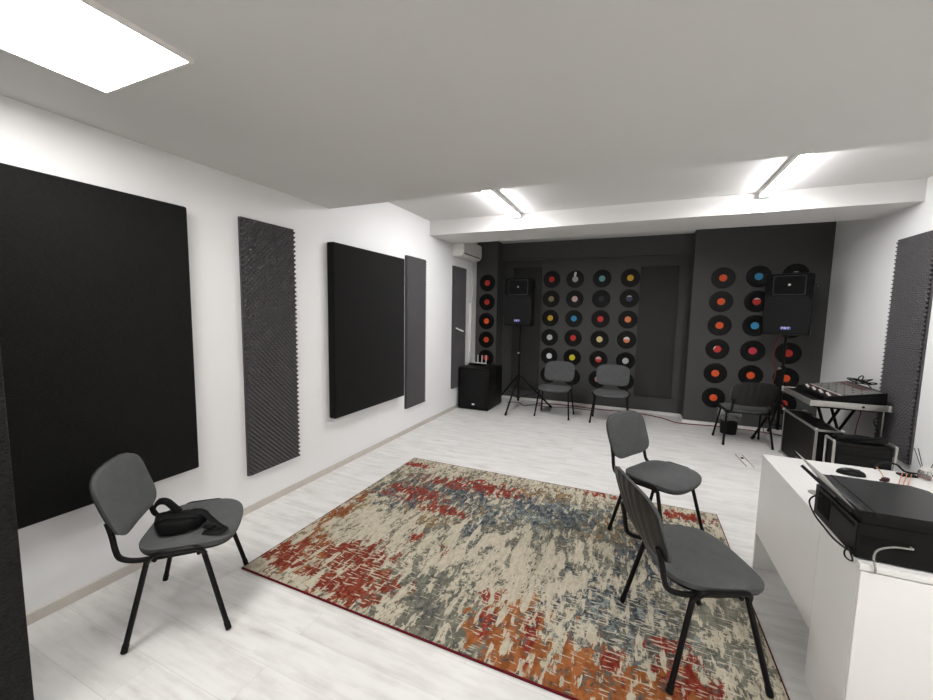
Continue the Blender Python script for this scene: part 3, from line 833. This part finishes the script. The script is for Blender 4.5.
# ------------------------------------------------------------------ desk
dk = thing('desk', 'white laminate desk in the right foreground', 'desk', (3.52, 1.77, 0))
DX, DY = 1.20, 1.21
MB().box(0, DX, 0, DY, .728, .750, bev=.001).build('desktop', M['desk'], dk)
MB().box(.0015, .020, .3345, DY-.0015, .238, .7275).build('modesty_panel', M['desk'], dk)
MB().box(.0205, DX-.002, DY-.024, DY-.002, .001, .7275).build('end_panel', M['desk'], dk)
MB().box(.0015, .0203, DY-.0235, DY-.002, .001, .2375).build('end_panel_edge', M['desk'], dk)
MB().box(.0015, .60, .012, .3315, .001, .7275).build('pedestal', M['desk'], dk)
MB().box(.004, .598, .0015, .0118, .010, .722, bev=.001).build('pedestal_front', M['desk'], dk)
MB().lathe([(0,.7502),(.034,.7502),(.034,.753),(.028,.7545),(0,.7545)], 28, T(.088, .645, 0)).build('cable_grommet', M['cable_grey'], dk)

MB().box(DX-.022, DX-.002, .020, DY-.026, .001, .7275).build('end_panel', M['desk'], dk)
# mouse
ms = thing('computer_mouse', 'black computer mouse on the far end of the desk', 'computer mouse', (3.885, 2.805, .7505), R(-8))
def mo(u, v):
    a = 2*PI*u; r = math.sin(v*PI/2); return (.062*math.cos(a)*r*(1-.08*math.sin(a)), .033*math.sin(a)*r, .034*math.cos(v*PI/2)**.7 if v < 1 else 0)
MB().grid(33, 10, mo).build('shell', M['black_satin'], ms, fix=False)
MB().box(.018, .036, -.003, .003, .024, .033, bev=.002).build('scroll_wheel', M['rubber'], ms)

# printer: rear paper feed faces the room
pr = thing('printer', 'black printer and scanner with paper in its tilted tray, on the near desk corner', 'printer', (3.512, 1.797, .7505))
PX, PY, PH = .335, .362, .184
bd = MB()
poly = [(0,.004),(.004,0),(PX,0),(PX,PY-.03),(PX-.03,PY),(.004,PY),(0,PY-.004)]
bd.prism([(x, y) for x, y in poly], .008, .136)
bd.build('body', M['black_plastic'], pr)
MB().prism([(.012,.004),(PX-.004,.003),(PX-.004,PY-.03),(PX-.034,PY-.004),(.012,PY-.004)], .1365, .162).build('upper_housing', M['black_plastic'], pr)
MB().prism([(.045,.001),(PX+.004,.001),(PX+.004,PY-.035),(PX-.034,PY+.002),(.045,PY+.002)], .1625, .184).build('scanner_lid', M['black_satin'], pr)
MB().box(.001, .0435, .003, PY-.002, .1625, .183, bev=.001).build('feed_cover', M['black_plastic'], pr)
MB().box(-.0015, -.0002, .215, .325, .035, .120).build('rear_opening', M['hollow'], pr)
MB().box(-.0015, -.0002, .020, .20, .112, .124).build('rear_slot', M['hollow'], pr)
MB().box(.012, .155, -.0015, -.0002, .060, .092).build('socket_recess', M['hollow'], pr)
for x, y in ((.03,.03),(PX-.03,.03),(.03,PY-.05),(PX-.06,PY-.05)): MB().lathe([(0,0),(.012,0),(.012,.0085),(0,.0085)], 10, T(x, y, 0)).build('foot', M['rubber'], pr)
TR = Matrix.Translation((-.006, 0, .176)) @ Matrix.Rotation(R(47), 4, 'Y')      # tray plane: local -X runs up and outwards
MB().box(-.070, -.002, .010, PY-.020, -.018, -.005, TR @ Matrix.Rotation(R(-4), 4, 'Y'), bev=.002).build('paper_tray', M['black_plastic'], pr)
PT = Matrix.Translation((3.512, 1.797, .7505)) @ TR
def sheet(dz, x0, y0, y1, label, curl):
    mb = MB()
    def top(u, v):
        x = x0*u; return (x, y0+(y1-y0)*v, dz + curl*(u**2))
    vs = MB(); vs.grid(9, 5, top); n = len(vs.v)
    lo = [(x, y, z-.0005) for x, y, z in vs.v]
    mb.add(vs.v + lo, vs.f + [[n+i for i in f[::-1]] for f in vs.f], True, PT)
    return tag(mb.build('paper_sheet', M['paper'], fix=False), label, 'paper')
sheet(-.0015, -.128, .02, PY-.045, 'white paper sheet in the printer tray, rear one reaching lower', -.008)
sheet(.0015, -.140, .015, PY-.038, 'white paper sheet in the printer tray, front one reaching highest', .004)
cable('usb_cable', [(3.655,1.7975,.832),(3.655,1.783,.832),(3.640,1.778,.833),(3.60,1.776,.829),(3.565,1.774,.812),(3.553,1.770,.79),(3.553,1.764,.765),(3.556,1.760,.748),(3.557,1.762,.730)], .0032, M['cable_grey'], 'grey cable plugged into the near side of the printer, dropping over the desk edge')
cable('power_cable', [(3.503,2.06,.865),(3.490,2.10,.85),(3.485,2.13,.81),(3.490,2.08,.775),(3.495,2.0,.762),(3.497,1.92,.757),(3.500,1.83,.768),(3.503,1.80,.775)], .0035, M['cable_black'], 'black power cable looping along the room side of the printer')
ring = [(3.504+.004*math.sin(2*a), 1.815+.026*math.cos(a), .757+.022*math.sin(a)) for a in [2*PI*k/18 for k in range(18)]]
o = MB().tube(ring, .003, 6, closed=True).build('cable_loop', M['cable_black']); tag(o, 'small black cable loop at the near bottom corner of the printer', 'cable')

# plug, wires, cable arc
cable('desk_cable', [(4.045,2.95,.756),(4.050,2.95,.776),(4.068,2.95,.794),(4.103,2.95,.803),(4.137,2.95,.797),(4.165,2.962,.772),(4.195,2.966,.757),(4.30,2.966,.756),(4.5,2.95,.756)], .0055, M['cable_black'], 'black cable arching along the far edge of the desk')
cable('desk_cable', [(4.050,2.945,.772),(4.052,2.91,.760),(4.035,2.84,.756),(4.018,2.785,.758)], .0025, M['copper'], 'thin copper coloured cable running to the dark plug on the desk')
pl = MB().box(-.016, .016, -.011, .011, 0, .02, bev=.004).tube([(-.016,0,.01),(-.034,0,.008)], .006, 8).build('cable_plug', mat('dark_maroon_plug', (.05,.015,.018), .5)); pl.location = (4.012, 2.765, .7505); pl.rotation_euler = (0,0,R(35)); tag(pl, 'small dark plug on the desk behind the printer', 'plug')
for k, lab in enumerate(('leftmost', 'middle', 'rightmost')):
    dx = k*.018
    cable('copper_wire', [(4.015+dx*1.2, 2.665+dx*.3, .754), (4.07+dx, 2.77, .757), (4.150+dx*.8, 2.92-dx*.5, .766)], .0022, M['copper'], 'copper coloured thin wire on the desk between printer and diffuser, %s of three' % lab)
ph = thing('mobile_phone', 'dark slim phone lying at the far desk edge left of the scent bottle', 'phone', (4.168, 2.918, .7505), R(8))
MB().box(-.038, .038, -.022, .022, 0, .009, bev=.003).build('case', M['black_satin'], ph)
MB().box(-.035, .035, -.019, .019, .0092, .0100).build('screen', M['hollow'], ph)
# reed diffuser
rd = thing('reed_diffuser', 'small glass scent bottle with dark reeds standing on the desk at the right edge', 'reed diffuser', (4.232, 2.905, .7505))
MB().lathe([(0,.001),(.024,.001),(.027,.005),(.027,.038),(.021,.046),(.017,.048),(.017,.046),(.019,.044),(.0245,.036),(.0245,.006),(0,.004)], 28).build('bottle', M['glass'], rd)
MB().lathe([(0,.0045),(.0242,.0062),(.0242,.022),(0,.022)], 24).build('scented_oil', M['amber'], rd)
MB().lathe([(.006,.0482),(.021,.0482),(.0215,.060),(.019,.066),(.006,.066)], 24).build('collar', M['white_plastic'], rd)
for a, b in (((-.004,0,.02),(-.054,.004,.165)), ((.0,.003,.02),(-.030,.02,.162)), ((.004,-.003,.02),(.042,.0,.135))):
    MB().tube([a, b], .0018, 6).build('reed', M['black_metal'], rd)

# ------------------------------------------------------------------ bag on the left chair
bgx, bgy = .640, 1.190
bg = thing('belt_bag', 'small black nylon belt bag with straps on the seat of the left chair', 'bag', (bgx, bgy, .468), R(38)); bg.scale = (1.13,1.13,1.13)
def bagf(u, v):
    a = 2*PI*u; p = -PI/2 + PI*v; cx = math.cos(p); r = 1 + .06*math.sin(3*a+1) + .05*math.sin(5*a+p*2)
    x = math.copysign(abs(math.cos(a))**.8, math.cos(a))*cx**.7 if cx > 1e-6 else 0; y = math.copysign(abs(math.sin(a))**.8, math.sin(a))*(cx**.7 if cx > 1e-6 else 0)
    z = .043 + .042*math.copysign(abs(math.sin(p))**.75, math.sin(p))
    return (.105*x*r, .058*y*r*(1-.25*(z/.085)), z + .014*x*x*(z/.085))
MB().grid(49, 19, bagf).build('pouch', M['bag'], bg, fix=False)
def bagf2(u, v):
    x, y, z = bagf(u, v); return (x*.72-.005, y*.55-.040, z*.74+.006)
MB().grid(33, 13, bagf2).build('front_pocket', M['bag'], bg, fix=False)
MB().tube(smooth_path([(-.078,-.03,.062),(-.03,-.052,.082),(.03,-.052,.084),(.08,-.028,.066)], 6), .0028, 6).build('zip', M['black_satin'], bg)
MB().tube(smooth_path([(-.085,.03,.05),(-.105,.02,.10),(-.080,.0,.140),(-.045,-.01,.145),(-.02,-.005,.115),(.0,.0,.086)], 7), .015, 8, flat=.28).build('strap', M['bag'], bg)
MB().tube(smooth_path([(.05,.01,.084),(.09,.0,.080),(.125,-.012,.050),(.165,-.03,.020),(.195,-.05,.012),(.185,-.075,.013),(.150,-.078,.015),(.12,-.068,.012)], 7), .017, 8, flat=.35).build('strap', M['bag'], bg)
MB().box(-.022, .022, -.016, .016, 0, .014, T(.135,-.05,.022,R(-25)), bev=.004).build('buckle', M['black_satin'], bg)

# ------------------------------------------------------------------ camera, world, view
cam = bpy.data.cameras.new('camera'); co = bpy.data.objects.new('camera', cam); COL.objects.link(co)
co.location = (2.7494, 0, 1.6125); co.rotation_euler = (1.4755, -.0176, .4107)
cam.sensor_fit = 'HORIZONTAL'; cam.sensor_width = 36; cam.lens = 392.82/933*36; cam.clip_start = .05
scene.camera = co
w = bpy.data.worlds.new('room_world'); scene.world = w; w.use_nodes = True
w.node_tree.nodes['Background'].inputs[0].default_value = (.5,.5,.5,1); w.node_tree.nodes['Background'].inputs[1].default_value = .05
scene.view_settings.view_transform = 'Standard'; scene.view_settings.look = 'None'
scene.view_settings.gamma = 1; scene.view_settings.use_curve_mapping = False
scene.view_settings.exposure = 0.6
scene.cycles.max_bounces = 8; scene.cycles.diffuse_bounces = 5
scene.cycles.use_denoising = True
